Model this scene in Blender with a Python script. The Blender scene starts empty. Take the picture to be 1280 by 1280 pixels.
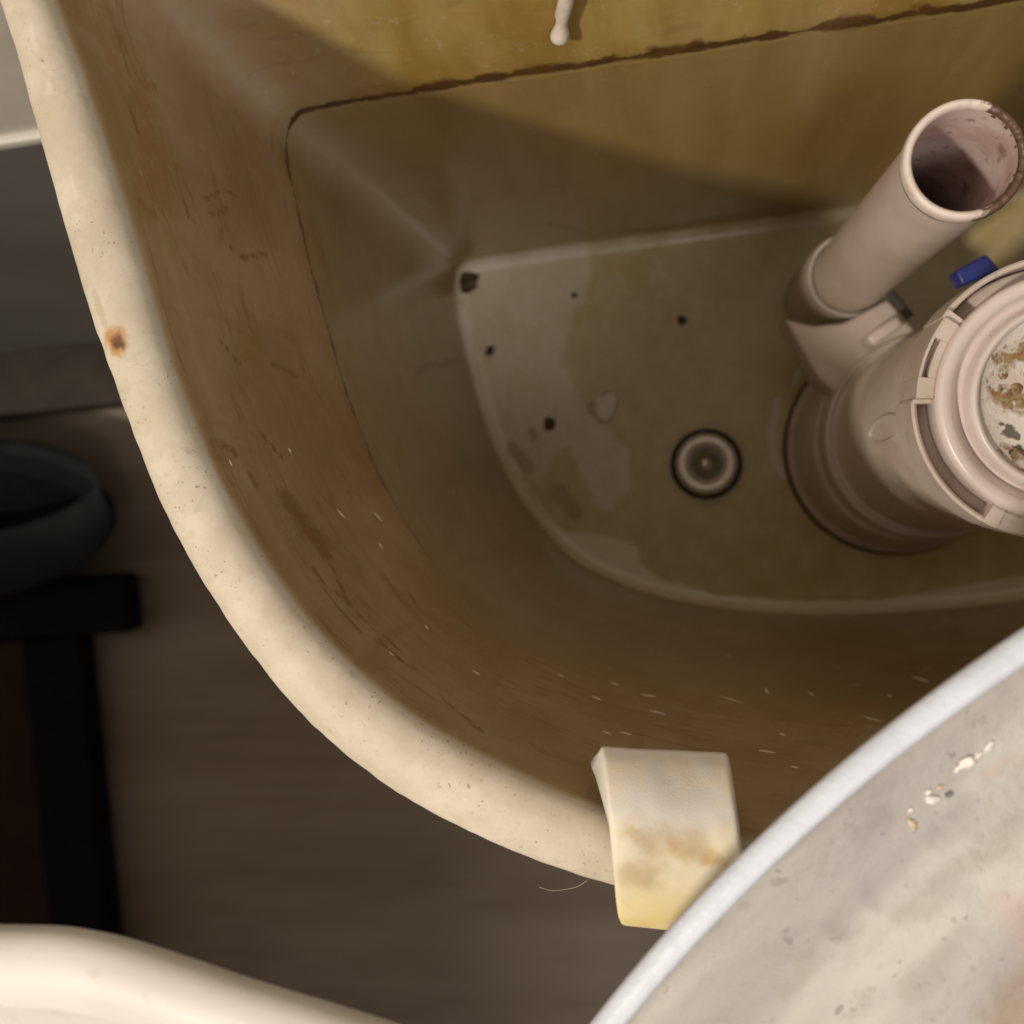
import bpy, bmesh, math, random
import numpy as np
from mathutils import Matrix, Vector, noise
from mathutils.bvhtree import BVHTree

random.seed(7)
scene = bpy.context.scene
C = scene.collection

# ---------------------------------------------------------------- camera
# z = 0 is the floor inside the cistern; the room floor lies at ROOM_Z
ROOM_Z = -0.42
CAM = Vector((0.0, 0.0, 0.5))
ROT = Matrix(((0.98169237, 0.07745462, 0.17401398),
              (-0.08452393, 0.99585556, 0.03357713),
              (-0.17069208, -0.04767076, 0.98417057)))
cd = bpy.data.cameras.new('camera')
cam = bpy.data.objects.new('camera', cd)
C.objects.link(cam)
cam.matrix_world = Matrix.Translation(CAM) @ ROT.to_4x4()
cd.sensor_width = 36.0
cd.lens = 36.0
cd.clip_start = 0.01
cd.clip_end = 50
cd.dof.use_dof = True
cd.dof.focus_distance = 0.225
cd.dof.aperture_fstop = 15.0
scene.camera = cam

# ---------------------------------------------------------------- room light
w = bpy.data.worlds.new('World')
scene.world = w
w.use_nodes = True
w.node_tree.nodes['Background'].inputs[0].default_value = (1.0, 0.93, 0.84, 1)
w.node_tree.nodes['Background'].inputs[1].default_value = 0.29

def lamp(name, typ, loc, energy, color, size, target=None):
    l = bpy.data.lights.new(name, typ)
    l.energy = energy
    l.color = color
    if typ == 'POINT':
        l.shadow_soft_size = size
    else:
        l.shape = 'DISK'
        l.size = size
    o = bpy.data.objects.new(name, l)
    C.objects.link(o)
    o.location = loc
    if target is not None:
        o.rotation_euler = (Vector(target) - Vector(loc)).to_track_quat('-Z', 'Y').to_euler()
    return o

lamp('bulb_light', 'POINT', (-0.78, -0.52, 1.48), 64, (1.0, 0.90, 0.77), 0.06)
lamp('overhead_fill', 'AREA', (0.35, -0.7, 1.9), 9, (1.0, 0.95, 0.92), 0.5, (0.05, -0.05, 0.3))  # added soft fill from above, no lamp is seen there

vs = scene.view_settings
vs.view_transform = 'Standard'
vs.look = 'None'
vs.exposure = 0.0
vs.gamma = 1.0
vs.use_curve_mapping = False

# ---------------------------------------------------------------- helpers
def px_dir(x, y):
    return (ROT @ Vector((x - 640.0, 640.0 - y, -1280.0))).normalized()

def on_level(x, y, z):
    d = px_dir(x, y)
    t = (z - CAM.z) / d.z
    return CAM + d * t

def crom(pts, n, closed=False, per=None):
    """centripetal Catmull-Rom through 2-D or 3-D points, n samples a span"""
    P = [np.array(p, float) for p in pts]
    N = len(P)
    out = []
    spans = N if closed else N - 1
    for i in range(spans):
        if closed:
            p0, p1, p2, p3 = P[(i - 1) % N], P[i], P[(i + 1) % N], P[(i + 2) % N]
        else:
            p1, p2 = P[i], P[i + 1]
            p0 = P[i - 1] if i > 0 else 2 * p1 - p2
            p3 = P[i + 2] if i + 2 < N else 2 * p2 - p1
        t0 = 0.0
        t1 = t0 + max(np.linalg.norm(p1 - p0), 1e-9) ** 0.5
        t2 = t1 + max(np.linalg.norm(p2 - p1), 1e-9) ** 0.5
        t3 = t2 + max(np.linalg.norm(p3 - p2), 1e-9) ** 0.5
        for k in range(per[i] if per else n):
            t = t1 + (t2 - t1) * k / (per[i] if per else n)
            a1 = (t1 - t) / (t1 - t0) * p0 + (t - t0) / (t1 - t0) * p1
            a2 = (t2 - t) / (t2 - t1) * p1 + (t - t1) / (t2 - t1) * p2
            a3 = (t3 - t) / (t3 - t2) * p2 + (t - t2) / (t3 - t2) * p3
            b1 = (t2 - t) / (t2 - t0) * a1 + (t - t0) / (t2 - t0) * a2
            b2 = (t3 - t) / (t3 - t1) * a2 + (t - t1) / (t3 - t1) * a3
            out.append((t2 - t) / (t2 - t1) * b1 + (t - t1) / (t2 - t1) * b2)
    if not closed:
        out.append(P[-1])
    return np.array(out)

def link_mesh(name, me, mat=None, parent=None, smooth=True):
    o = bpy.data.objects.new(name, me)
    C.objects.link(o)
    if mat is not None:
        me.materials.append(mat)
    if smooth:
        me.polygons.foreach_set('use_smooth', [True] * len(me.polygons))
    if parent is not None:
        o.parent = parent
    return o

def pyd(name, verts, faces, mat=None, parent=None, smooth=True):
    me = bpy.data.meshes.new(name)
    me.from_pydata([tuple(v) for v in verts], [], faces)
    me.update()
    bm = bmesh.new()
    bm.from_mesh(me)
    bmesh.ops.recalc_face_normals(bm, faces=bm.faces)
    bm.to_mesh(me)
    bm.free()
    return link_mesh(name, me, mat, parent, smooth)

def rings(name, rs, mat=None, parent=None, cap0=True, cap1=True, closed=True, smooth=True):
    """loft through a list of equally long rings"""
    n = len(rs[0])
    verts = [p for r in rs for p in r]
    faces = []
    for k in range(len(rs) - 1):
        for i in range(n if closed else n - 1):
            j = (i + 1) % n
            faces.append((k * n + i, k * n + j, (k + 1) * n + j, (k + 1) * n + i))
    if cap0:
        faces.append(tuple(range(n)))
    if cap1:
        faces.append(tuple(range((len(rs) - 1) * n, len(rs) * n)))
    return pyd(name, verts, faces, mat, parent, smooth)

def lathe(name, prof, cx, cy, mat=None, parent=None, n=96, cap0=True, cap1=True, wob=None, axis=None):
    rs = []
    for (r, z) in prof:
        if axis:
            cx, cy = axis(z)
        ring = []
        for i in range(n):
            a = 2 * math.pi * i / n
            dr, dz = wob(a, r, z) if wob else (0, 0)
            ring.append((cx + (r + dr) * math.cos(a), cy + (r + dr) * math.sin(a), z + dz))
        rs.append(ring)
    return rings(name, rs, mat, parent, cap0, cap1)

def arcblock(name, cx, cy, r0, r1, z0, z1, a0, a1, mat, parent, n=24, bev=0.0006):
    """a bevelled block bent round a vertical axis; angles in degrees"""
    b = bev
    prof = [(r0 + b, z0), (r1 - b, z0), (r1, z0 + b), (r1, z1 - b), (r1 - b, z1), (r0 + b, z1), (r0, z1 - b), (r0, z0 + b)]
    rs = []
    for i in range(n + 1):
        a = math.radians(a0 + (a1 - a0) * i / n)
        rs.append([(cx + r * math.cos(a), cy + r * math.sin(a), z) for r, z in prof])
    return rings(name, rs, mat, parent, smooth=False)

def box(name, x0, x1, y0, y1, z0, z1, mat, parent=None, bev=0.002, seg=2):
    bm = bmesh.new()
    bmesh.ops.create_cube(bm, size=1)
    for v in bm.verts:
        v.co = Vector(((x0 + x1) / 2 + v.co.x * (x1 - x0), (y0 + y1) / 2 + v.co.y * (y1 - y0), (z0 + z1) / 2 + v.co.z * (z1 - z0)))
    if bev:
        bmesh.ops.bevel(bm, geom=bm.edges[:], offset=bev, segments=seg, affect='EDGES', profile=0.5)
    me = bpy.data.meshes.new(name)
    bm.to_mesh(me)
    bm.free()
    return link_mesh(name, me, mat, parent, smooth=False)

def prism(name, poly, z0, z1, mat, parent=None, bev=0.0012):
    bm = bmesh.new()
    vs_ = [bm.verts.new((x, y, z0)) for x, y in poly]
    f = bm.faces.new(vs_)
    r = bmesh.ops.extrude_face_region(bm, geom=[f])
    for v in [g for g in r['geom'] if isinstance(g, bmesh.types.BMVert)]:
        v.co.z = z1
    bmesh.ops.recalc_face_normals(bm, faces=bm.faces)
    if bev:
        bmesh.ops.bevel(bm, geom=bm.edges[:], offset=bev, segments=3, affect='EDGES', profile=0.5)
    me = bpy.data.meshes.new(name)
    bm.to_mesh(me)
    bm.free()
    return link_mesh(name, me, mat, parent, smooth=True)

def thing(name, label, cat, loc=(0, 0, 0), group=None):
    o = bpy.data.objects.new(name, None)
    C.objects.link(o)
    o.location = loc
    o.empty_display_size = 0.02
    tag(o, label, cat, group)
    return o

def tag(o, label, cat, group=None):
    o['label'] = label
    o['category'] = cat
    if group:
        o['group'] = group
    return o

def adopt(root):
    """keep children where they were built although the Empty stands at the base"""
    for ch in root.children:
        ch.matrix_parent_inverse = Matrix.Translation(-root.location)

def set_attr(o, name, vals):
    a = o.data.attributes.new(name, 'FLOAT', 'POINT')
    a.data.foreach_set('value', np.asarray(vals, dtype=np.float32))

# ---------------------------------------------------------------- node helpers
class Mat:
    def __init__(s, name):
        s.m = bpy.data.materials.new(name)
        s.m.use_nodes = True
        s.nt = s.m.node_tree
        s.bsdf = s.nt.nodes['Principled BSDF']
        s.P = s.new('ShaderNodeTexCoord').outputs['Object']
    def new(s, t):
        return s.nt.nodes.new(t)
    def lk(s, v, inp):
        if isinstance(v, bpy.types.NodeSocket):
            s.nt.links.new(v, inp)
        elif isinstance(v, (tuple, list)) and inp.type == 'RGBA':
            inp.default_value = (v[0], v[1], v[2], 1)
        else:
            inp.default_value = v
    def math(s, op, a, b=0.0, c=None, clamp=False):
        n = s.new('ShaderNodeMath')
        n.operation = op
        n.use_clamp = clamp
        s.lk(a, n.inputs[0])
        s.lk(b, n.inputs[1])
        if c is not None:
            s.lk(c, n.inputs[2])
        return n.outputs[0]
    def vec(s, op, a, b=None, scale=None, out=0):
        n = s.new('ShaderNodeVectorMath')
        n.operation = op
        s.lk(a, n.inputs[0])
        if b is not None:
            s.lk(b, n.inputs[1])
        if scale is not None:
            s.lk(scale, n.inputs['Scale'])
        return n.outputs[out]
    def noise(s, scale, detail=3, rough=0.55, P=None, stretch=None, off=None, dist=0.0):
        p = P or s.P
        if stretch:
            p = s.vec('MULTIPLY', p, stretch)
        if off:
            p = s.vec('ADD', p, off)
        n = s.new('ShaderNodeTexNoise')
        s.lk(p, n.inputs['Vector'])
        n.inputs['Scale'].default_value = scale
        n.inputs['Detail'].default_value = detail
        n.inputs['Roughness'].default_value = rough
        n.inputs['Distortion'].default_value = dist
        return n.outputs[0]
    def noisec(s, scale, detail=2):
        n = s.new('ShaderNodeTexNoise')
        s.lk(s.P, n.inputs['Vector'])
        n.inputs['Scale'].default_value = scale
        n.inputs['Detail'].default_value = detail
        return n.outputs[1]
    def mr(s, v, a, b, c=0.0, d=1.0):
        n = s.new('ShaderNodeMapRange')
        n.interpolation_type = 'SMOOTHSTEP'
        s.lk(v, n.inputs[0])
        n.inputs[1].default_value = a
        n.inputs[2].default_value = b
        n.inputs[3].default_value = c
        n.inputs[4].default_value = d
        return n.outputs[0]
    def mix(s, f, a, b, mode='MIX'):
        n = s.new('ShaderNodeMix')
        n.data_type = 'RGBA'
        n.blend_type = mode
        s.lk(f, n.inputs[0])
        s.lk(a, n.inputs[6])
        s.lk(b, n.inputs[7])
        return n.outputs[2]
    def attr(s, name):
        n = s.new('ShaderNodeAttribute')
        n.attribute_name = name
        return n.outputs['Fac']
    def sep(s, v=None):
        n = s.new('ShaderNodeSeparateXYZ')
        s.lk(v or s.P, n.inputs[0])
        return n.outputs
    def seg(s, P, A, B, wd, soft=0.6):
        """1 inside a soft stroke of half-width wd from A to B"""
        A, B = Vector(A), Vector(B)
        ab = B - A
        pa = s.vec('SUBTRACT', P, tuple(A))
        if ab.length < 1e-6:
            d = s.vec('LENGTH', pa, out=1)
        else:
            t = s.math('DIVIDE', s.vec('DOT_PRODUCT', pa, tuple(ab), out=1), ab.length_squared, clamp=True)
            q = s.vec('SCALE', tuple(ab), scale=t)
            d = s.vec('LENGTH', s.vec('SUBTRACT', pa, q), out=1)
        return s.mr(d, wd * (1 - soft), wd * (1 + soft), 1.0, 0.0)
    def maxall(s, ms):
        r = ms[0]
        for m in ms[1:]:
            r = s.math('MAXIMUM', r, m)
        return r
    def bump(s, h, strength=0.3, dist=0.001):
        n = s.new('ShaderNodeBump')
        n.inputs['Strength'].default_value = strength
        n.inputs['Distance'].default_value = dist
        s.lk(h, n.inputs['Height'])
        s.lk(n.outputs[0], s.bsdf.inputs['Normal'])
    def done(s, col, rough=0.5, spec=0.5):
        s.lk(col, s.bsdf.inputs['Base Color'])
        s.lk(rough, s.bsdf.inputs['Roughness'])
        s.lk(spec, s.bsdf.inputs['Specular IOR Level'])
        return s.m

def simple(name, a, b, scale=60, rough=0.45, bump=0.0, spec=0.5, spots=None):
    m = Mat(name)
    f = m.mr(m.noise(scale, 5, 0.6), 0.35, 0.68)
    col = m.mix(f, a, b)
    if spots:
        sc, lo, colr, amt = spots
        col = m.mix(m.math('MULTIPLY', m.mr(m.noise(sc, 4, 0.6, off=(3, 7, 1)), lo, lo + 0.07), amt), col, colr)
    if bump:
        m.bump(m.noise(scale * 14, 3), bump, 0.0004)
    return m.done(col, rough, spec)

# ================================================================ the room
ROOM_WALL_Y = 0.1560
# floor: dark, worn wood-look sheet
m = Mat('dark_floor')
n1 = m.noise(6, 4, 0.6, stretch=(0.5, 2.2, 1))
n2 = m.noise(30, 4, 0.6, stretch=(0.25, 3.0, 1))
col = m.mix(m.mr(n1, 0.32, 0.7), (0.21, 0.150, 0.108), (0.29, 0.222, 0.172))
col = m.mix(m.math('MULTIPLY', m.mr(n2, 0.4, 0.7), 0.35), col, (0.32, 0.255, 0.205))
m.bump(n2, 0.2, 0.001)
MF = m.done(col, 0.5, 0.4)
fl = pyd('floor', [(-2.5, -2.6, ROOM_Z), (2.5, -2.6, ROOM_Z), (2.5, ROOM_WALL_Y + 0.1, ROOM_Z), (-2.5, ROOM_WALL_Y + 0.1, ROOM_Z)], [(0, 1, 2, 3)], MF, smooth=False)
fl['kind'] = 'structure'

MT_up = simple('pale_grey_tile', (0.50, 0.45, 0.385), (0.56, 0.50, 0.43), 14, 0.35)
MT_lo = simple('charcoal_tile', (0.115, 0.106, 0.095), (0.14, 0.128, 0.115), 10, 0.5, 0.05, 0.3)
MT_tr = simple('white_trim', (0.62, 0.58, 0.50), (0.7, 0.65, 0.56), 30, 0.3)
MT_sk = simple('dark_skirting_wood', (0.022, 0.014, 0.008), (0.04, 0.026, 0.016), 30, 0.5)
MT_bk = simple('plaster_backing', (0.3, 0.28, 0.25), (0.35, 0.32, 0.28), 20, 0.8)
wall = box('room_wall', -2.5, 2.5, ROOM_WALL_Y + 0.004, ROOM_WALL_Y + 0.10, ROOM_Z + 0.001, 2.2, MT_bk, bev=0)
wall['kind'] = 'structure'
TRZ = 0.1143
box('wall_panel', -2.49, 2.49, ROOM_WALL_Y, ROOM_WALL_Y + 0.02, TRZ + 0.0035, 2.19, MT_up, wall, bev=0.001)
p = box('wall_panel', -2.49, 2.49, ROOM_WALL_Y, ROOM_WALL_Y + 0.02, ROOM_Z + 0.05, TRZ - 0.0035, MT_lo, wall, bev=0.001)
p['label'] = 'charcoal lower wall panel'
box('trim_strip', -2.49, 2.49, ROOM_WALL_Y - 0.003, ROOM_WALL_Y + 0.02, TRZ - 0.0032, TRZ + 0.0032, MT_tr, wall, bev=0.001)
sk = box('skirting_board', -2.45, 2.45, ROOM_WALL_Y - 0.0575, ROOM_WALL_Y + 0.003, ROOM_Z + 0.001, ROOM_Z + 0.052, MT_sk, wall, bev=0.004)

# ================================================================ the cistern
XC = 0.091                      # the plane of symmetry
half_floor = [(91, 110.5), (40, 110.2), (0, 109.6), (-40, 109), (-75, 108), (-97, 107.0), (-103.3, 104.0), (-105.8, 97), (-106.3, 82), (-103, 58), (-97, 28), (-88, 0), (-75, -23), (-58.6, -43), (-40, -54.5), (-17, -64), (31, -74.3), (91, -77.5)]
half_wall = [(91, 113.5), (40, 113.5), (0, 113.8), (-40, 114.3), (-80, 114.8), (-100, 114.6), (-107.5, 112.2), (-110.3, 106), (-107.6, 83), (-103.6, 58), (-97.3, 28), (-88.4, 0.5), (-75.5, -23.2), (-59, -43.3), (-40.4, -54.9), (-17.2, -64.4), (31, -74.8), (91, -78)]
half_rin = [(91, 137), (40, 137), (0, 137), (-40, 137.2), (-85, 137.4), (-113, 137), (-123.5, 134), (-127.8, 126), (-119.6, 92), (-111.6, 58), (-105, 27), (-94.6, -2), (-81, -25.5), (-63, -44.5), (-44, -57), (-19.7, -68.4), (31, -78.5), (91, -82)]
half_rout = [(91, 152), (40, 152), (0, 152), (-40, 152.3), (-88, 152.8), (-122, 152.6), (-137, 149.5), (-142.0, 139), (-133.6, 94), (-127, 58), (-119.5, 27), (-109.5, -4), (-95, -31.5), (-76.5, -54), (-51.5, -71.3), (-21, -83.8), (31, -94.5), (91, -98.5)]
def full(half):
    h = [(x / 1000, y / 1000) for x, y in half]
    return h + [(2 * XC - x, y) for x, y in h[1:-1][::-1]]
PER = [30, 34, 34, 30, 22, 14, 14, 14, 16, 24, 28, 28, 28, 26, 26, 26, 34] + [8] * 17
FLc, WAc, RIc, ROc = (crom(full(h), 0, True, PER) for h in (half_floor, half_wall, half_rin, half_rout))
n = len(FLc)

def inward(c):
    t = np.roll(c, -1, 0) - np.roll(c, 1, 0)
    t /= np.linalg.norm(t, axis=1)[:, None]
    nn = np.stack([-t[:, 1], t[:, 0]], 1)
    ctr = np.array([XC, 0.02])
    s = np.sign(((ctr - c) * nn).sum(1).mean())
    return nn * s

ZR0, ZR1 = 0.2875, 0.3005       # where the inner wall turns into the rim; rim top
levels = []                     # (points xy, z array, tag)
FR = 0.006
nin = inward(FLc)
fl_in = FLc + nin * FR
ctr = np.array([0.06, 0.02])
for k in range(1, 91):
    q = k / 90.0
    levels.append((ctr + (fl_in - ctr) * q, np.full(n, 0.0), 'floor'))
for k in range(1, 8):
    ph = k / 7 * math.pi / 2
    levels.append((FLc + nin * FR * (1 - math.sin(ph)), np.full(n, FR * (1 - math.cos(ph))), 'fillet'))
for k in range(1, 141):
    q = k / 140
    z = FR + (ZR0 - FR) * q
    # slight waviness of slip-cast ware
    ww = np.array([0.0006 * noise.noise(Vector((p[0] * 18, p[1] * 18, z * 9))) for p in FLc]) if 1 < k < 140 else np.zeros(n)
    levels.append((FLc + (WAc - FLc) * (z / ZR0) + (RIc - WAc) * (max(0.0, (z - 0.2115) / (ZR0 - 0.2115)) ** 1.12) + nin * ww[:, None], np.full(n, z), 'wall'))
for k in range(1, 21):
    ph = k / 20 * math.pi
    u = 0.5 * (1 - math.cos(ph))
    u = u * 0.93 + 0.07 * (1 if ph > math.pi / 2 else 0) if False else u
    sz = max(math.sin(ph), 0.0)
    # broad inner shoulder, tighter outer edge
    prof = sz ** (0.42 if ph < math.pi / 2 else 0.30)
    base = ZR0 if ph < math.pi / 2 else ZR0 + 0.004
    z = base + (ZR1 - base) * prof
    c = RIc + (ROc - RIc) * u
    jit = np.array([0.00022 * noise.noise(Vector((p[0] * 300, p[1] * 300, 3))) + 0.0003 * noise.noise(Vector((p[0] * 60, p[1] * 60, 5))) for p in ROc])
    c = c + inward(ROc) * (jit * u)[:, None]
    levels.append((c, np.full(n, z), 'rim'))
nro = inward(ROc)
out_bot = FLc - nin * 0.013
for k in range(1, 9):
    q = k / 8
    z = (ZR0 + 0.004) * (1 - q) + (-0.012) * q
    levels.append((ROc + (out_bot - ROc) * (q ** 0.9) , np.full(n, z), 'out'))
verts = [(ctr[0], ctr[1], 0.0)]
for c, z, _ in levels:
    verts += [(c[i, 0], c[i, 1], z[i]) for i in range(n)]
faces = [(0, 1 + i, 1 + (i + 1) % n) for i in range(n)]
for k in range(len(levels) - 1):
    o = 1 + k * n
    for i in range(n):
        j = (i + 1) % n
        faces.append((o + i, o + j, o + n + j, o + n + i))
faces.append(tuple(1 + (len(levels) - 1) * n + i for i in range(n)))

# ray casts find where the marks seen on the ware sit on its surface
bvh = BVHTree.FromPolygons([Vector(v) for v in verts], faces)
def hit(x, y):
    for dx, dy in ((0, 0), (0.3, 0.2), (-0.4, 0.3), (0.5, -0.5), (-0.6, -0.7), (1.1, 0.9)):
        loc, nor, idx, dist = bvh.ray_cast(CAM, px_dir(x + dx, y + dy))
        if loc is not None:
            return loc
    return None

# ---- masks on the vertices: stains, deposits and a painted floor-edge highlight
V = np.array(verts)
kind = np.array(['floor'] + [t for _, _, t in levels for _ in range(n)])
inner = np.where(kind == 'wall', 1.0, 0.0)
inner[kind == 'floor'] = 1.0
inner[kind == 'fillet'] = 1.0
rim_idx = np.where(kind == 'rim')[0]
lv = (rim_idx - 1) // n
lv0 = lv.min()
inner[rim_idx] = np.clip(1.0 - (lv - lv0) / 3.0, 0, 1)
isfloor = ((kind == 'floor') | (kind == 'fillet')).astype(float)
def poly_sd(P, poly):
    """signed distance in plan, negative inside"""
    d = np.full(len(P), 1e9)
    ins = np.zeros(len(P), bool)
    for a, b in zip(poly, poly[1:] + poly[:1]):
        a, b = np.array(a), np.array(b)
        ab = b - a
        t = np.clip(((P - a) @ ab) / (ab @ ab), 0, 1)
        d = np.minimum(d, np.linalg.norm(P - a - t[:, None] * ab, axis=1))
        cond = (a[1] > P[:, 1]) != (b[1] > P[:, 1])
        xi = (b[0] - a[0]) * (P[:, 1] - a[1]) / (b[1] - a[1] + 1e-12) + a[0]
        ins ^= cond & (P[:, 0] < xi)
    return np.where(ins, -d, d)
def plan(pxs):
    return [tuple(on_level(x, y, 0.001)[:2]) for x, y in pxs]
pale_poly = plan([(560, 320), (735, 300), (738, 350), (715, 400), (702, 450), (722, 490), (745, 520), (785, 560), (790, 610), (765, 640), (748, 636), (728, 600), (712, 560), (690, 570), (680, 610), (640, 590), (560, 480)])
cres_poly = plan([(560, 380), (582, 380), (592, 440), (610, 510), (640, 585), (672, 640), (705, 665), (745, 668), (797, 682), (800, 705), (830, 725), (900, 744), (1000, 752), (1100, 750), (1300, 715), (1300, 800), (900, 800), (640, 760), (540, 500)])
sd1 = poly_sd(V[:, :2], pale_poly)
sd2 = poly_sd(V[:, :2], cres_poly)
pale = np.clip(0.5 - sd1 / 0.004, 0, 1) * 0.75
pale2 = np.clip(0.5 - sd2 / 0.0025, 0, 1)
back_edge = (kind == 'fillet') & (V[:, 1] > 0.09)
pale2 = np.maximum(pale2, np.where(back_edge, 0.55, 0.0))  # back floor edge: fillet highlight painted in with the pale deposit
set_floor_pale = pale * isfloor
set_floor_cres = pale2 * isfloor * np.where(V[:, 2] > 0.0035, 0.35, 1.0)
backw = np.clip((V[:, 1] - 0.085) / 0.02, 0, 1) * np.clip((V[:, 0] + 0.10) / 0.03, 0, 1) * (1 - isfloor)

def stroke_mask(lst, where=None):
    out = np.zeros(len(V))
    for (x0, y0, x1, y1, wpx) in lst:
        a, b = hit(x0, y0), hit(x1, y1)
        if a is None or b is None:
            continue
        wd = ((a - CAM).length + (b - CAM).length) / 2 / 1280 * wpx * 0.5
        a, b = np.array(a), np.array(b)
        ab = b - a
        t = np.clip(((V - a) @ ab) / max(ab @ ab, 1e-12), 0, 1)
        d = np.linalg.norm(V - a - t[:, None] * ab, axis=1)
        soft = max(wd, 0.0012) * (2.2 if wpx > 25 else 1.0)
        out = np.maximum(out, np.clip(1.0 - (d - wd) / soft * 0.5 - 0.5, 0, 1))
    return out if where is None else out * where
MASK = {}

# ---- stained ceramic
m = Mat('stained_ceramic')
def strokes(nm, lst, k=0.7, lo=0.28, hi=0.66):
    MASK[nm] = stroke_mask(lst)
    v = m.math('ADD', m.attr(nm), m.math('MULTIPLY', m.math('SUBTRACT', brk, 0.5), k))
    return m.math('MULTIPLY', m.mr(v, lo, hi), m.mr(m.attr(nm), 0.0, 0.1))
xyz = m.sep()
big = m.noise(22, 4, 0.6)
mid = m.noise(75, 5, 0.62)
fine = m.noise(420, 4, 0.6)
brk = m.noise(230, 4, 0.65, off=(4, 1, 6))
streak = m.noise(60, 4, 0.6, stretch=(1.0, 1.0, 0.12))
hstreak = m.noise(55, 4, 0.65, stretch=(0.35, 0.35, 3.2))
# rim: cream glaze gone matt, with small dark specks
rimc = m.mix(m.mr(mid, 0.35, 0.7), (0.52, 0.452, 0.342), (0.615, 0.55, 0.432))
rimc = m.mix(m.math('MULTIPLY', m.mr(fine, 0.50, 0.72), 0.6), rimc, (0.50, 0.415, 0.285))
rimc = m.mix(m.math('MULTIPLY', m.mr(m.noise(38, 5, 0.7, off=(7, 7, 1)), 0.50, 0.68), 0.45), rimc, (0.46, 0.385, 0.28))
speck = m.mr(m.noise(950, 2, 0.5, off=(5, 1, 2)), 0.655, 0.70)
speckb = m.mr(m.noise(60, 2, 0.5, off=(1, 9, 2)), 0.44, 0.62)
rimc = m.mix(m.math('MULTIPLY', m.math('MULTIPLY', speck, speckb), 0.75), rimc, (0.25, 0.17, 0.09))
# inner walls: brown film, more ochre on the back wall
wl_l = m.mix(m.mr(big, 0.35, 0.68), (0.365, 0.265, 0.132), (0.465, 0.355, 0.205))
wl_b = m.mix(m.mr(streak, 0.36, 0.66), (0.27, 0.170, 0.042), (0.37, 0.258, 0.085))
wl_b = m.mix(m.math('MULTIPLY', m.mr(m.noise(26, 4, 0.6, stretch=(1.0, 1.0, 0.3), off=(5, 5, 0)), 0.45, 0.66), 0.5), wl_b, (0.40, 0.31, 0.135))
wallc = m.mix(m.attr('backw'), wl_l, wl_b)
wallc = m.mix(m.math('MULTIPLY', m.math('MULTIPLY', m.mr(hstreak, 0.52, 0.72), m.mr(xyz[1], 0.0, 0.07, 0.35, 0.04)), 1.0), wallc, (0.30, 0.17, 0.06))
wallc = m.mix(m.math('MULTIPLY', m.mr(m.noise(34, 5, 0.65, off=(8, 3, 3)), 0.50, 0.68), 0.55), wallc, (0.36, 0.20, 0.07))
# faint tide marks at other levels, and runs
tz = m.new('ShaderNodeCombineXYZ')
m.lk(m.math('MULTIPLY', xyz[0], 0.12), tz.inputs[0])
m.lk(m.math('MULTIPLY', xyz[1], 0.12), tz.inputs[1])
m.lk(m.math('ADD', xyz[2], m.math('MULTIPLY', big, 0.008)), tz.inputs[2])
tide = m.noise(95, 2, 0.5, P=tz.outputs[0])
tide = m.math('MULTIPLY', m.mr(m.math('ABSOLUTE', m.math('SUBTRACT', tide, 0.5)), 0.0, 0.022, 1.0, 0.0), m.mr(mid, 0.40, 0.60))
wallc = m.mix(m.math('MULTIPLY', tide, 0.40), wallc, (0.24, 0.14, 0.05))
runs = m.mr(m.noise(85, 3, 0.6, stretch=(1.0, 1.0, 0.10), off=(3, 0, 7)), 0.58, 0.66)
wallc = m.mix(m.math('MULTIPLY', m.math('MULTIPLY', runs, m.mr(big, 0.40, 0.60)), 0.32), wallc, (0.27, 0.165, 0.055))
crustn = m.mr(m.noise(260, 4, 0.7, off=(6, 2, 3)), 0.60, 0.70)
wallc = m.mix(m.math('MULTIPLY', m.math('MULTIPLY', crustn, m.mr(m.noise(30, 3, off=(1, 2, 5)), 0.45, 0.6)), 0.35), wallc, (0.50, 0.42, 0.29))
# below the old water line the film is a little greener
wz = m.math('ADD', xyz[2], m.math('MULTIPLY', m.math('SUBTRACT', m.noise(55, 3), 0.5), 0.0035))
wz = m.math('ADD', wz, m.math('MULTIPLY', m.math('SUBTRACT', m.noise(340, 4, 0.7, off=(1, 3, 3)), 0.5), 0.0022))
below = m.mr(wz, 0.2085, 0.2105, 1.0, 0.0)
wallc = m.mix(m.math('MULTIPLY', below, 0.4), wallc, (0.36, 0.26, 0.10))
# tank floor
flc = m.mix(m.mr(mid, 0.36, 0.66), (0.51, 0.41, 0.180), (0.58, 0.48, 0.255))
flc = m.mix(m.math('MULTIPLY', m.mr(m.noise(45, 5, 0.65, off=(2, 2, 9)), 0.52, 0.66), 0.25), flc, (0.35, 0.25, 0.11))
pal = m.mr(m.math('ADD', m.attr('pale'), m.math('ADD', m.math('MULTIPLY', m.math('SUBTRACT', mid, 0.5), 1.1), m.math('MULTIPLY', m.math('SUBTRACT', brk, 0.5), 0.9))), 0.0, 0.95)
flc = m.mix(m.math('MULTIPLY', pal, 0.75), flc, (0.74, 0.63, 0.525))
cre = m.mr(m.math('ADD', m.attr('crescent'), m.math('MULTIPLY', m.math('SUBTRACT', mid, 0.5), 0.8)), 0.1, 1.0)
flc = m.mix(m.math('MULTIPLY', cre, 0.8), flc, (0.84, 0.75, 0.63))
inner_c = m.mix(m.attr('tankfloor'), wallc, flc)
inn = m.mr(m.math('ADD', m.attr('inner'), m.math('MULTIPLY', m.math('SUBTRACT', mid, 0.5), 0.5)), 0.25, 0.85)
col = m.mix(inn, rimc, inner_c)
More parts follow.
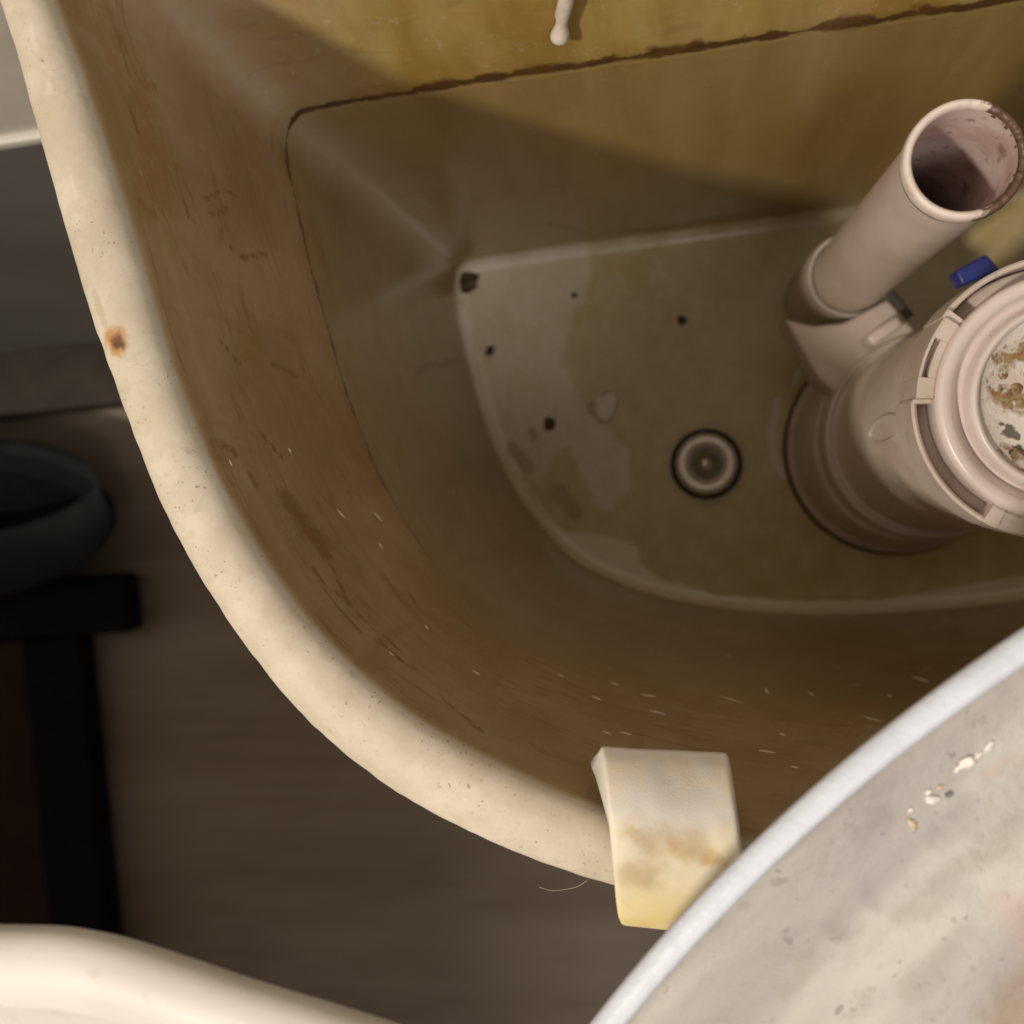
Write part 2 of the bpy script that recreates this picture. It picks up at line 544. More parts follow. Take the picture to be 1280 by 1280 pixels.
# pale, thinly stained fillets in the back corner
cor = strokes('cor', [(212, 0, 335, 125, 34), (368, 160, 455, 232, 34), (455, 232, 560, 322, 38)], 0.35, 0.1, 0.95)
col = m.mix(m.math('MULTIPLY', cor, 0.55), col, (0.56, 0.46, 0.34))
ora = strokes('ora', [(392, 290, 405, 330, 30), (440, 560, 470, 590, 30), (300, 230, 320, 260, 50), (170, 120, 190, 170, 40), (560, 290, 585, 312, 40)], 0.6, 0.1, 0.9)
col = m.mix(m.math('MULTIPLY', ora, 0.40), col, (0.30, 0.16, 0.045))
brn = strokes('brn', [(365, 632, 402, 680, 34), (312, 592, 320, 606, 12), (282, 556, 296, 568, 10), (325, 540, 352, 572, 8), (405, 684, 440, 760, 8), (392, 712, 450, 790, 10), (470, 800, 520, 838, 9), (548, 868, 600, 912, 9), (275, 285, 292, 315, 6), (300, 322, 332, 318, 6), (420, 740, 500, 812, 6), (690, 280, 730, 292, 14), (752, 290, 860, 284, 11), (255, 250, 280, 238, 5), (280, 238, 300, 246, 4), (262, 268, 285, 262, 4), (190, 100, 212, 145, 4), (230, 250, 236, 275, 5), (275, 425, 300, 455, 6), (340, 455, 372, 470, 6), (248, 184, 251, 187, 9), (520, 465, 548, 452, 8), (160, 130, 175, 170, 5)])
col = m.mix(m.math('MULTIPLY', brn, 0.62), col, (0.235, 0.115, 0.025))
# old water line: a thin dark rust line, thicker and ragged on the back wall
backs = m.mr(xyz[1], 0.085, 0.112)
halfw = m.math('ADD', 0.0011, m.math('MULTIPLY', m.math('MULTIPLY', backs, m.mr(xyz[0], -0.11, -0.03, 0.35, 1.0)), 0.0027))
halfw = m.math('MULTIPLY', halfw, m.mr(m.noise(90, 3, 0.6, off=(4, 4, 4)), 0.32, 0.70, 0.22, 1.5))
dz = m.math('ABSOLUTE', m.math('SUBTRACT', wz, 0.2100))
line = m.math('SUBTRACT', 1.0, m.math('DIVIDE', dz, halfw), clamp=True)
line = m.mr(line, 0.0, 0.55)
fade = m.mr(xyz[1], -0.04, 0.02)
line = m.math('MULTIPLY', m.math('MULTIPLY', line, fade), m.attr('wallface'))
col = m.mix(m.math('MULTIPLY', line, 0.93), col, (0.075, 0.030, 0.009))
# rust bleeding from the line
bleed = m.math('MULTIPLY', m.mr(m.math('ABSOLUTE', m.math('SUBTRACT', wz, 0.2110)), 0.0, 0.0075, 1.0, 0.0), m.math('MULTIPLY', m.math('MULTIPLY', fade, m.attr('wallface')), m.mr(m.noise(48, 4, 0.65, off=(2, 6, 4)), 0.40, 0.66)))
col = m.mix(m.math('MULTIPLY', bleed, 0.40), col, (0.26, 0.125, 0.025))
# pale edge just under the line
pl = m.math('MULTIPLY', m.mr(m.math('ABSOLUTE', m.math('SUBTRACT', wz, 0.2065)), 0.0, 0.0014, 1.0, 0.0), m.math('MULTIPLY', backs, m.attr('wallface')))
col = m.mix(m.math('MULTIPLY', pl, 0.32), col, (0.55, 0.40, 0.18))
# scuffs and flecks of lime on the front wall
LIME = [(800, 868, 820, 871, 6), (763, 853, 774, 857, 5), (740, 870, 752, 876, 5), (752, 914, 764, 918, 4), (774, 915, 790, 919, 4), (811, 888, 832, 893, 4), (948, 938, 970, 941, 7), (988, 958, 998, 960, 5), (974, 917, 982, 919, 4), (1140, 845, 1162, 853, 6), (1080, 896, 1102, 902, 5), (957, 860, 960, 868, 4), (421, 636, 431, 648, 5), (467, 640, 478, 652, 4), (286, 574, 290, 583, 4), (473, 678, 478, 686, 3), (530, 781, 536, 787, 5), (486, 815, 492, 820, 5), (360, 560, 364, 566, 3), (698, 843, 705, 847, 5), (900, 870, 930, 880, 3), (590, 838, 600, 844, 4), (1010, 865, 1018, 870, 4), (1110, 868, 1114, 872, 4)]
# marks on the tank floor
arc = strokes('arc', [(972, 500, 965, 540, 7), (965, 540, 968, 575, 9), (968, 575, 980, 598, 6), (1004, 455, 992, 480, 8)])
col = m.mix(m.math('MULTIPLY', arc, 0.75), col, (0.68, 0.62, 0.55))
rusty = strokes('rusty', [(738, 508, 740, 512, 12), (745, 512, 745, 514, 8), (665, 538, 668, 546, 10), (640, 560, 660, 585, 16), (700, 615, 718, 640, 20)])
col = m.mix(m.math('MULTIPLY', rusty, 0.5), col, (0.25, 0.15, 0.04))
ring_p = hit(883, 580)
rd = m.vec('LENGTH', m.vec('SUBTRACT', m.P, tuple(ring_p)), out=1)
rring = m.math('MULTIPLY', m.mr(m.math('ABSOLUTE', m.math('SUBTRACT', rd, 0.0192)), 0.0, 0.0011, 1.0, 0.0), m.mr(m.noise(120, 2), 0.42, 0.6))
col = m.mix(m.math('MULTIPLY', rring, 0.5), col, (0.28, 0.15, 0.07))
# rust spot, dribble and scratches on the rim
rust_o = strokes('rust_o', [(143, 422, 148, 432, 22)], 1.0, 0.15, 0.7)
col = m.mix(m.math('MULTIPLY', rust_o, 0.85), col, (0.42, 0.19, 0.03))
rust_i = strokes('rust_i', [(144, 429, 152, 433, 11), (146, 420, 150, 424, 6)], 1.0, 0.2, 0.75)
col = m.mix(m.math('MULTIPLY', rust_i, 0.93), col, (0.085, 0.022, 0.006))
grey = strokes('grey', [(118, 365, 130, 405, 9), (100, 118, 106, 130, 7), (70, 36, 76, 42, 6), (440, 842, 446, 846, 8), (232, 560, 236, 566, 6), (95, 115, 112, 126, 3), (380, 700, 376, 690, 5)])
col = m.mix(m.math('MULTIPLY', grey, 0.45), col, (0.36, 0.30, 0.19))
whi = strokes('whi', [(38, 28, 40, 44, 5), (42, 48, 46, 66, 6), (88, 220, 96, 252, 4), (445, 847, 448, 850, 5), (60, 100, 62, 120, 4)])
col = m.mix(m.math('MULTIPLY', whi, 0.22), col, (0.86, 0.82, 0.72))
rgh = m.math('ADD', m.math('SUBTRACT', 0.42, m.math('MULTIPLY', inn, 0.30)), m.math('MULTIPLY', mid, 0.22))
bh = m.math('ADD', m.math('MULTIPLY', fine, 0.35), m.math('MULTIPLY', mid, 0.8))
bh = m.math('ADD', bh, m.math('MULTIPLY', rust_i, 0.5))
m.bump(bh, 0.25, 0.0007)
MCER = m.done(col, rgh, 0.5)

cist = thing('cistern', 'open brown-stained cream ceramic toilet cistern seen from above with a rust spot on its rim', 'cistern', (XC, 0.02, -0.012))
tank = pyd('tank_body', verts, faces, MCER, cist)
set_attr(tank, 'inner', inner)
set_attr(tank, 'backw', backw)
set_attr(tank, 'tankfloor', isfloor)
set_attr(tank, 'wallface', (kind == 'wall').astype(float))
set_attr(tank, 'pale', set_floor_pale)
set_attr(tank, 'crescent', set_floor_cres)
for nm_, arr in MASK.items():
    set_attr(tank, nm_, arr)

# flecks of lime dried onto the front wall, far too small to pick apart
fv, ff = [], []
for (x0, y0, x1, y1, wpx) in LIME:
    a, _n, _i, _d = bvh.ray_cast(CAM, px_dir(x0 + 0.13, y0 + 0.17))
    if a is None:
        continue
    b = hit(x1, y1)
    ax_ = (b - a)
    ln = ax_.length
    ax_.normalize()
    sd_ = _n.cross(ax_).normalized()
    if _n.dot(CAM - a) < 0:
        _n = -_n
    wd = wpx * (a - CAM).length / 1280 * 0.52
    o_ = len(fv)
    K = 9
    for i in range(K):
        q = i / (K - 1)
        pr = math.sin(math.pi * min(max(q, 0.04), 0.96)) ** 0.6
        j1, j2 = random.uniform(0.6, 1.1), random.uniform(0.6, 1.1)
        c_ = a + ax_ * ln * q
        for off, hh in ((-wd * pr * j1, 0.00003), (0, 0.00028 * pr), (wd * pr * j2, 0.00003)):
            fv.append(c_ + sd_ * off + _n * hh)
    for i in range(K - 1):
        for k in range(2):
            ff.append((o_ + i * 3 + k, o_ + i * 3 + k + 1, o_ + i * 3 + k + 4, o_ + i * 3 + k + 3))
M_lime = simple('dried_lime', (0.85, 0.78, 0.66), (0.66, 0.57, 0.44), 500, 0.7)
lm = pyd('lime_flecks', fv, ff, M_lime, cist)
lm['kind'] = 'stuff'

# bolt with washer through the tank floor
M_rub = simple('black_rubber', (0.014, 0.011, 0.008), (0.028, 0.021, 0.014), 80, 0.6)
M_met = Mat('dull_steel')
f_ = M_met.mr(M_met.noise(260, 4), 0.35, 0.7)
M_met.bsdf.inputs['Metallic'].default_value = 0.45
M_met = M_met.done(M_met.mix(f_, (0.80, 0.74, 0.68), (0.92, 0.87, 0.81)), 0.38)
M_brass = Mat('tarnished_brass')
M_brass.bsdf.inputs['Metallic'].default_value = 0.6
M_brass = M_brass.done(M_brass.mix(M_brass.noise(300, 3), (0.16, 0.135, 0.075), (0.26, 0.22, 0.13)), 0.42)
M_stud = Mat('glint_metal')
M_stud.bsdf.inputs['Metallic'].default_value = 0.7
M_stud = M_stud.done(M_stud.mix(M_stud.noise(400, 3), (0.60, 0.57, 0.48), (0.85, 0.82, 0.74)), 0.25)
bp = on_level(883, 580, 0.004)
bx, by = bp.x, bp.y
bolt = lathe('tank_bolt', [(0.0001, 0.0015), (0.0062, 0.0015), (0.0064, 0.0055), (0.0058, 0.0064), (0.0044, 0.0066), (0.0042, 0.0052), (0.0034, 0.0050), (0.0001, 0.0050)], bx, by, M_brass, cist, 48)
lathe('stud', [(0.0029, 0.0048), (0.0028, 0.0074), (0.0022, 0.0086), (0.0010, 0.0092), (0.0001, 0.0093)], bx - 0.0004, by + 0.0002, M_stud, bolt, 32, cap0=False)  # stud tip coloured bright to carry the bolt's glint
lathe('rubber_washer', [(0.0156, 0.0006), (0.0166, 0.0012), (0.0169, 0.0026), (0.0163, 0.0038), (0.0148, 0.0042), (0.0120, 0.0042), (0.0110, 0.0030), (0.0110, 0.0006)], bx, by, M_rub, bolt, 64, cap0=False, cap1=False)
lathe('steel_washer', [(0.0134, 0.0040), (0.0143, 0.0046), (0.0144, 0.0058), (0.0134, 0.0070), (0.0116, 0.0077), (0.0098, 0.0072), (0.0084, 0.0058), (0.0074, 0.0048), (0.0070, 0.0036), (0.0060, 0.0032)], bx, by, M_met, bolt, 64, cap0=False, cap1=False)
adopt(cist)

# ================================================================ the flush valve
M_pl = Mat('pinkish_white_plastic')
a_ = M_pl.mix(M_pl.mr(M_pl.noise(38, 5, 0.6), 0.38, 0.70), (0.70, 0.61, 0.555), (0.60, 0.50, 0.43))
zz = M_pl.sep()[2]
a_ = M_pl.mix(M_pl.math('MULTIPLY', M_pl.mr(M_pl.math('ADD', zz, M_pl.math('MULTIPLY', M_pl.noise(25, 3), 0.05)), 0.19, 0.25, 1.0, 0.0), 0.18), a_, (0.47, 0.37, 0.27))
a_ = M_pl.mix(M_pl.math('MULTIPLY', M_pl.mr(M_pl.noise(150, 4, 0.6, off=(3, 3, 3)), 0.60, 0.70), 0.25), a_, (0.33, 0.22, 0.14))
M_pl.bump(M_pl.noise(900, 2), 0.06, 0.0003)
M_pl = M_pl.done(a_, 0.36, 0.45)
M_ed = simple('grimy_plastic_edge', (0.74, 0.66, 0.58), (0.56, 0.44, 0.34), 120, 0.4, spots=(190, 0.54, (0.13, 0.065, 0.03), 0.85))
VX, VY = 0.0912, 0.0080          # axis at the collar; the valve leans a little
def vaxis(z):
    q = min(max(z / 0.215, 0.0), 1.0)
    return 0.0940 + (VX - 0.0940) * q, -0.0008 + (VY + 0.0008) * q
valve = thing('flush_valve', 'pinkish white plastic flush valve with overflow tube standing in the cistern', 'flush valve', (VX, VY, 0.0))
lathe('base_flange', [(0.040, 0.0022), (0.0480, 0.0022), (0.0490, 0.0035), (0.0490, 0.0110), (0.0484, 0.0122), (0.0470, 0.0126), (0.0464, 0.0140), (0.0456, 0.0200), (0.0440, 0.0380), (0.0424, 0.0600), (0.0418, 0.0612), (0.0400, 0.062), (0.0385, 0.062)], VX, VY, M_pl, valve, 128, cap0=False, cap1=False, axis=vaxis)
M_shade = simple('flange_shade_brown', (0.030, 0.020, 0.011), (0.075, 0.052, 0.030), 60, 0.6)
lathe('flange_shade_ring', [(0.045, 0.0003), (0.0500, 0.0003), (0.0504, 0.0010), (0.0500, 0.0018), (0.045, 0.0021)], VX, VY, M_shade, valve, 96, cap0=False, cap1=False, axis=vaxis)  # dark ring painting the contact shade under the flange
lathe('body', [(0.0408, 0.0615), (0.0403, 0.080), (0.0398, 0.0825), (0.0391, 0.0832), (0.0382, 0.0826), (0.0374, 0.0812), (0.0362, 0.0822), (0.0350, 0.14), (0.0331, 0.20), (0.0322, 0.212)], VX, VY, M_pl, valve, 128, cap0=False, cap1=False, axis=vaxis)
# long oval boss moulded on the side of the body
bo = []
for i in range(48):
    t = 2 * math.pi * i / 48
    
    th = math.radians(183) + 0.0046 * math.cos(t) / 0.0345
    ring = []
    for k in range(8):
        ph = 2 * math.pi * k / 8
        sc = 1 + 0.0009 * math.cos(ph) / 0.0046
        th2 = math.radians(183) + (0.0037 + 0.0010 * math.cos(ph)) * math.cos(t) / 0.0345
        z2 = 0.1800 + (0.0235 + 0.0014 * math.cos(ph)) * math.sin(t)
        rr = 0.0329 + (0.2 - z2) * 0.022 + 0.0013 * math.sin(ph)
        ring.append((vaxis(z2)[0] + rr * math.cos(th2), vaxis(z2)[1] + rr * math.sin(th2), z2))
    bo.append(ring)
bo.append(bo[0])
rings('oval_boss', bo, M_pl, valve, cap0=False, cap1=False)
# bayonet collar round the top
KC = 0.945
lathe('collar', [(0.0312, 0.2045), (0.0329, 0.2045), (0.0333, 0.206), (0.0333, 0.2205), (0.0326, 0.2220), (0.0302, 0.2220)], VX, VY, M_pl, valve, 128, cap0=False, cap1=False)
def seg(a0, a1, r0, r1, z0, z1, nm='collar_lug'):
    return arcblock(nm, VX, VY, r0 * KC, r1 * KC, z0, z1, a0, a1, M_pl, valve)
seg(176, 236, 0.0362, 0.0376, 0.2080, 0.2290, 'collar_rail')
seg(175.2, 177.0, 0.0322, 0.0374, 0.2100, 0.2300)
seg(234, 240, 0.0322, 0.0376, 0.2080, 0.2300)
seg(240.2, 300, 0.0322, 0.0374, 0.2080, 0.2290)
seg(140, 149, 0.0322, 0.0368, 0.2080, 0.2315)
seg(149.1, 166, 0.0322, 0.0345, 0.2080, 0.2315)
seg(149.1, 166, 0.0346, 0.0360, 0.2080, 0.2285)
seg(149.1, 166, 0.0361, 0.0368, 0.2080, 0.2315)
seg(166.1, 175, 0.0322, 0.0368, 0.2080, 0.2315)
seg(84, 136, 0.0358, 0.0373, 0.2080, 0.2285, 'collar_rail')
seg(136.2, 139.8, 0.0322, 0.0373, 0.2080, 0.2300)
seg(30, 83.8, 0.0322, 0.0370, 0.2080, 0.2290)
M_cap = Mat('white_plastic_cap')
c_ = M_cap.mix(M_cap.mr(M_cap.noise(60, 4), 0.35, 0.7), (0.78, 0.69, 0.66), (0.72, 0.62, 0.58))
M_cap.bump(M_cap.noise(900, 2), 0.05, 0.0003)
M_cap = M_cap.done(c_, 0.3, 0.5)
lathe('cap', [(0.0285, 0.2150), (0.0303, 0.2160), (0.0305, 0.2305), (0.0301, 0.2325), (0.0290, 0.2330), (0.0272, 0.2328), (0.0266, 0.2318), (0.0256, 0.2290), (0.0243, 0.2285), (0.0238, 0.2310), (0.0233, 0.2345), (0.0228, 0.2358), (0.0220, 0.2360), (0.0213, 0.2352), (0.0208, 0.2340)], VX, VY, M_cap, valve, 128, cap0=False, cap1=False)
# scummy white dish inside the cap
m = Mat('scummy_dish')
dn = m.noise(70, 5, 0.62)
dn2 = m.noise(210, 5, 0.7, off=(2, 5, 1))
base = m.mix(m.mr(dn2, 0.35, 0.7), (0.86, 0.80, 0.76), (0.74, 0.66, 0.60))
DX, DY = VX + 0.001, VY - 0.001
rr_ = m.vec('LENGTH', m.vec('SUBTRACT', m.P, (DX, DY, 0.233)), out=1)
inside = m.mr(rr_, 0.0135, 0.0195, 1.0, 0.0)
dwob = m.vec('SCALE', m.vec('SUBTRACT', m.noisec(330, 4), (0.5, 0.5, 0.5)), scale=0.007)
DP = m.vec('ADD', m.P, dwob)
def ds(x0, y0, x1, y1, wpx):
    a, b = on_level(x0, y0, 0.2325), on_level(x1, y1, 0.2325)
    return m.seg(DP, a, b, wpx * 0.2675 / 1280 * 0.5, 0.35)
holes = m.mr(m.noise(190, 3, 0.6, off=(1, 8, 8)), 0.40, 0.52)
k1 = m.math('MULTIPLY', m.maxall([ds(1248, 452, 1300, 430, 26), ds(1252, 485, 1320, 500, 44), ds(1264, 580, 1300, 640, 46), ds(1320, 520, 1340, 590, 40)]), m.math('ADD', m.math('MULTIPLY', holes, 0.75), 0.25))
c1 = m.mix(k1, base, m.mix(m.mr(dn2, 0.40, 0.60), (0.30, 0.15, 0.06), (0.38, 0.30, 0.15)))
k2 = m.maxall([ds(1254, 534, 1268, 548, 9), ds(1268, 556, 1280, 572, 12), ds(1252, 480, 1246, 500, 5), ds(1256, 562, 1258, 566, 5)])
c1 = m.mix(m.math('MULTIPLY', k2, 0.85), c1, (0.045, 0.05, 0.03))
m.bump(m.math('ADD', dn2, k1), 0.5, 0.0008)
M_dish = m.done(c1, 0.55, 0.4)
dv = lathe('dish', [(0.0001, 0.2322), (0.004, 0.2322), (0.008, 0.2323), (0.012, 0.2324), (0.016, 0.2326), (0.0195, 0.2332), (0.0212, 0.2345)], VX, VY, M_dish, valve, 96, cap0=False, cap1=False)

# raised crust of scale on the dish
cv, cf = [], []
rnd = random.Random(11)
for (x, y, r) in [(1250, 455, 7), (1262, 446, 5), (1256, 470, 6), (1258, 492, 8), (1270, 486, 9), (1276, 505, 7), (1262, 508, 5), (1258, 540, 4), (1270, 556, 5), (1266, 588, 8), (1278, 596, 6), (1250, 575, 4), (1290, 470, 9), (1300, 520, 11), (1300, 585, 10), (1310, 440, 8), (1240, 420, 2.5), (1257, 427, 3)]:
    c_ = on_level(x, y, 0.2326)
    r_ = r * 0.2675 / 1280
    o_ = len(cv)
    K, M_ = 14, 3
    sd_ = rnd.random() * 40
    for q in range(M_ + 1):
        for i in range(K):
            a_ = 2 * math.pi * i / K
            rr2 = r_ * (1 - q / (M_ + 0.6)) * (1 + 0.55 * noise.noise(Vector((math.cos(a_) * 1.6 + sd_, math.sin(a_) * 1.6, q * 0.5))))
            hh = (0.0, 0.30, 0.42, 0.40)[q] * r_ * (1 + 0.6 * noise.noise(Vector((math.cos(a_) * 2.2, math.sin(a_) * 2.2 + sd_, q))))
            cv.append((c_.x + rr2 * math.cos(a_), c_.y + rr2 * math.sin(a_), 0.2322 + hh))
    for q in range(M_):
        for i in range(K):
            j = (i + 1) % K
            cf.append((o_ + q * K + i, o_ + q * K + j, o_ + (q + 1) * K + j, o_ + (q + 1) * K + i))
    cf.append(tuple(o_ + M_ * K + i for i in range(K)))
m = Mat('crusted_scale')
cn = m.noise(330, 4, 0.7)
cc = m.mix(m.mr(cn, 0.36, 0.64), (0.24, 0.12, 0.05), (0.42, 0.34, 0.18))
cc = m.mix(m.mr(m.noise(150, 3, 0.6, off=(2, 2, 2)), 0.55, 0.68), cc, (0.72, 0.66, 0.60))
cc = m.mix(m.mr(m.noise(240, 3, 0.6, off=(9, 2, 2)), 0.62, 0.68), cc, (0.05, 0.05, 0.03))
m.bump(cn, 0.8, 0.0008)
cr_ = pyd('scale_crust', cv, cf, m.done(cc, 0.75, 0.3), valve)
cr_['kind'] = 'stuff'

# overflow tube with a grimy broken lip
TX, TY = 0.0683, 0.0692
TXT, TYT = 0.0722, 0.0682
def lean(z):
    q = (z - 0.03) / 0.205
    return TX + (TXT - TX) * q, TY + (TYT - TY) * q
def tube(name, prof, mat, n=96, wob=None):
    rs = []
    for (r, z) in prof:
        cx, cy = lean(z)
        rg = []
        for i in range(n):
            a = 2 * math.pi * i / n
            dr, dz = wob(a, r, z) if wob else (0, 0)
            rg.append((cx + (r + dr) * math.cos(a), cy + (r + dr) * math.sin(a), z + dz))
        rs.append(rg)
    return rings(name, rs, mat, valve, cap0=False, cap1=False)
m = Mat('tube_plastic')
a_ = m.mix(m.mr(m.noise(38, 5, 0.6), 0.38, 0.70), (0.70, 0.60, 0.53), (0.60, 0.50, 0.43))
zz = m.sep()[2]
a_ = m.mix(m.math('MULTIPLY', m.mr(m.math('ADD', zz, m.math('MULTIPLY', m.noise(25, 3), 0.05)), 0.06, 0.25, 1.0, 0.0), 0.35), a_, (0.48, 0.36, 0.22))
M_tube = m.done(a_, 0.36, 0.45)
m = Mat('tube_lining')
a_ = m.mix(m.mr(m.noise(70, 5, 0.65), 0.40, 0.66), (0.66, 0.53, 0.49), (0.50, 0.36, 0.32))
a_ = m.mix(m.math('MULTIPLY', m.mr(m.noise(160, 4, 0.65, off=(1, 1, 7)), 0.58, 0.68), 0.6), a_, (0.16, 0.08, 0.055))
M_lin = m.done(a_, 0.5, 0.35)
ot = tube('overflow_tube', [(0.0156, 0.030), (0.0152, 0.05), (0.0146, 0.12), (0.0136, 0.225)], M_tube)
def rag(a, r, z):
    d = noise.noise(Vector((math.cos(a) * 2.3, math.sin(a) * 2.3, 1.0)))
    e = noise.noise(Vector((math.cos(a) * 9, math.sin(a) * 9, 4.0)))
    k = max(0.0, math.cos(a - math.radians(10))) ** 1.2      # the chipped side
    return (0.0003 * e * k * 2, -0.0018 * k * max(0, e + 0.3) - 0.0007 * k)
lip = tube('tube_lip', [(0.0136, 0.2245), (0.0145, 0.2255), (0.0148, 0.2272), (0.0147, 0.2300), (0.0142, 0.2312), (0.0132, 0.2312), (0.0126, 0.2302), (0.0124, 0.2285)], None, 128, rag)
m = Mat('grimy_lip')
a_ = m.mix(m.mr(m.noise(90, 4, 0.6), 0.38, 0.68), (0.78, 0.68, 0.60), (0.62, 0.49, 0.40))
d_ = m.vec('DOT_PRODUCT', m.vec('SUBTRACT', m.P, (TXT, TYT, 0.23)), (0.94, -0.10, 0.0), out=1)
gr = m.mr(m.math('ADD', d_, m.math('MULTIPLY', m.math('SUBTRACT', m.noise(140, 5, 0.7), 0.5), 0.030)), 0.0012, 0.0048)
un_ = m.math('MULTIPLY', m.mr(m.math('ADD', m.sep()[2], m.math('MULTIPLY', m.noise(200, 3), 0.0025)), 0.2275, 0.2290, 1.0, 0.0), 0.75)
a_ = m.mix(m.math('MAXIMUM', m.math('MULTIPLY', gr, 0.96), un_), a_, m.mix(m.noise(300, 3), (0.05, 0.02, 0.012), (0.16, 0.085, 0.05)))
lip.data.materials.append(m.done(a_, 0.42, 0.4))
tube('tube_lining', [(0.0124, 0.2290), (0.0122, 0.2250), (0.0123, 0.14), (0.0125, 0.045), (0.010, 0.040), (0.0002, 0.040)], M_lin)
# socket the tube stands in, web to the valve, rib, dark bracket, blue tab
tube('tube_socket', [(0.0180, 0.004), (0.0184, 0.006), (0.0180, 0.066), (0.0174, 0.0685), (0.0170, 0.0700), (0.0168, 0.0720), (0.0163, 0.0728), (0.0155, 0.0722)], M_pl)
ZW = 0.0920
wp = [on_level(x, y, ZW) for x, y in [(983, 392), (1026, 468), (1060, 500), (1120, 470), (1165, 420), (1118, 366), (1062, 398), (1020, 402)]]
prism('web', [(q.x, q.y) for q in wp], 0.050, ZW - 0.012, M_pl, valve, bev=0.002)
rp = [on_level(x, y, ZW) for x, y in [(1080, 422), (1090, 434), (1128, 408), (1119, 395)]]
prism('rib', [(q.x, q.y) for q in rp], ZW - 0.013, ZW + 0.004, M_pl, valve, bev=0.0014)
bp_ = [on_level(x, y, ZW - 0.016) for x, y in [(1096, 364), (1110, 354), (1142, 394), (1126, 404)]]
M_brk = simple('dark_grey_plastic', (0.060, 0.050, 0.042), (0.10, 0.085, 0.07), 60, 0.5)
prism('bracket', [(q.x, q.y) for q in bp_], 0.05, ZW - 0.014, M_brk, valve, bev=0.001)
M_blue = simple('blue_plastic', (0.018, 0.030, 0.20), (0.025, 0.045, 0.26), 80, 0.4)
tp = [on_level(x, y, 0.175) for x, y in [(1193, 339), (1202, 357), (1250, 338), (1232, 318)]]
tb = prism('tab', [(q.x, q.y) for q in tp], 0.167, 0.176, M_blue, valve, bev=0.0008)
tb['label'] = 'small blue plastic tab'
adopt(valve)

# ================================================================ white tube end at the back wall
hx = on_level(700, 40, 0.262)
t1 = hit(698, 33) + Vector((0, -0.0030, 0))
t0 = hit(706, -25) + Vector((0, -0.0036, 0))
ax = (t0 - t1)
tl = ax.length
axn = ax.normalized()
M_sil = simple('white_silicone', (0.72, 0.63, 0.54), (0.60, 0.50, 0.40), 150, 0.45, 0.1)
rs = []
sx = Vector((1, 0, 0))
sx = (sx - axn * sx.dot(axn)).normalized()
sy = axn.cross(sx)
for d, r in [(0.0004, 0.0002), (0.0003, 0.0016), (-0.0001, 0.0021), (0.0000, 0.0024), (0.0006, 0.0024), (0.0024, 0.0020), (0.0045, 0.0017), (0.0066, 0.0017), (0.0085, 0.0019), (0.014, 0.0018), (0.022, 0.00205), (tl + 0.012, 0.0022)]:
    p_ = t1 + axn * d
    p_ = p_ + sx * (0.0005 * noise.noise(Vector((d * 160, 2, 5))))
    r = r * (1 + 0.25 * noise.noise(Vector((d * 240, 7, 1))))
    rs.append([tuple(p_ + sx * (r * math.cos(2 * math.pi * i / 24)) + sy * (r * math.sin(2 * math.pi * i / 24))) for i in range(24)])
te = rings('tube_end', rs, M_sil)
tag(te, 'thin white tube end with flared tip hanging in front of the ochre back wall', 'tube')

# ================================================================ foam strip over the rim
m = Mat('old_foam')
uvx = m.sep()
fn = m.noise(130, 5, 0.65)
fb = m.noise(55, 4, 0.6)
yy = m.math('ADD', uvx[1], m.math('MULTIPLY', m.math('SUBTRACT', fb, 0.5), 0.008))
c_ = m.mix(m.mr(yy, -0.096, -0.066), (0.83, 0.655, 0.25), (0.82, 0.79, 0.74))
c_ = m.mix(m.mr(fn, 0.40, 0.66), c_, m.mix(0.5, c_, (0.92, 0.82, 0.58)))
fwob = m.vec('SCALE', m.vec('SUBTRACT', m.noisec(260, 3), (0.5, 0.5, 0.5)), scale=0.0055)
FP = m.vec('ADD', m.P, fwob)
def fs(x0, y0, x1, y1, wpx, z=0.306):
    a, b = on_level(x0, y0, z), on_level(x1, y1, z)
    return m.seg(FP, a, b, wpx * 0.194 / 1280 * 0.5, 0.95)
st = m.maxall([fs(790, 1042, 815, 1050, 24), fs(815, 1050, 862, 1056, 32), fs(862, 1058, 910, 1080, 24)])
c_ = m.mix(m.math('MULTIPLY', st, m.mr(fn, 0.30, 0.70, 0.30, 0.75)), c_, (0.58, 0.38, 0.13))
st2 = fs(790, 1090, 812, 1092, 34)
c_ = m.mix(m.math('MULTIPLY', st2, 0.7), c_, (0.52, 0.38, 0.20))
m.bump(m.math('ADD', m.noise(2200, 3, 0.6), m.math('MULTIPLY', fn, 0.3)), 0.22, 0.0003)
m.bsdf.inputs['Subsurface Weight'].default_value = 0.15
m.bsdf.inputs['Subsurface Radius'].default_value = (0.004, 0.003, 0.0015)
m.bsdf.inputs['Subsurface Scale'].default_value = 0.5
M_foam = m.done(c_, 0.85, 0.2)
def ripath(x, contour):
    """y of the front part of a contour at x"""
    best = None
    sel = contour[(contour[:, 1] < 0) & (contour[:, 0] < XC)]
    o = np.argsort(sel[:, 0])
    return float(np.interp(x, sel[o, 0], sel[o, 1]))
prof_f = []            # (offset outward from the rim's inner edge, z) of the strip's upper skin
up_pts = [(-0.0136, 0.2920), (-0.0114, 0.2966), (-0.0078, 0.3012), (-0.0032, 0.3046), (0.0020, 0.3064), (0.0068, 0.3069), (0.0112, 0.3060), (0.0160, 0.3035), (0.0205, 0.2990), (0.0232, 0.2930), (0.0242, 0.2860), (0.0244, 0.2800)]
up = crom(up_pts, 6)
tn = np.gradient(up, axis=0)
tn /= np.linalg.norm(tn, axis=1)[:, None]
nrm_ = np.stack([tn[:, 1], -tn[:, 0]], 1)
lo = up + nrm_ * 0.0045
NW = 60
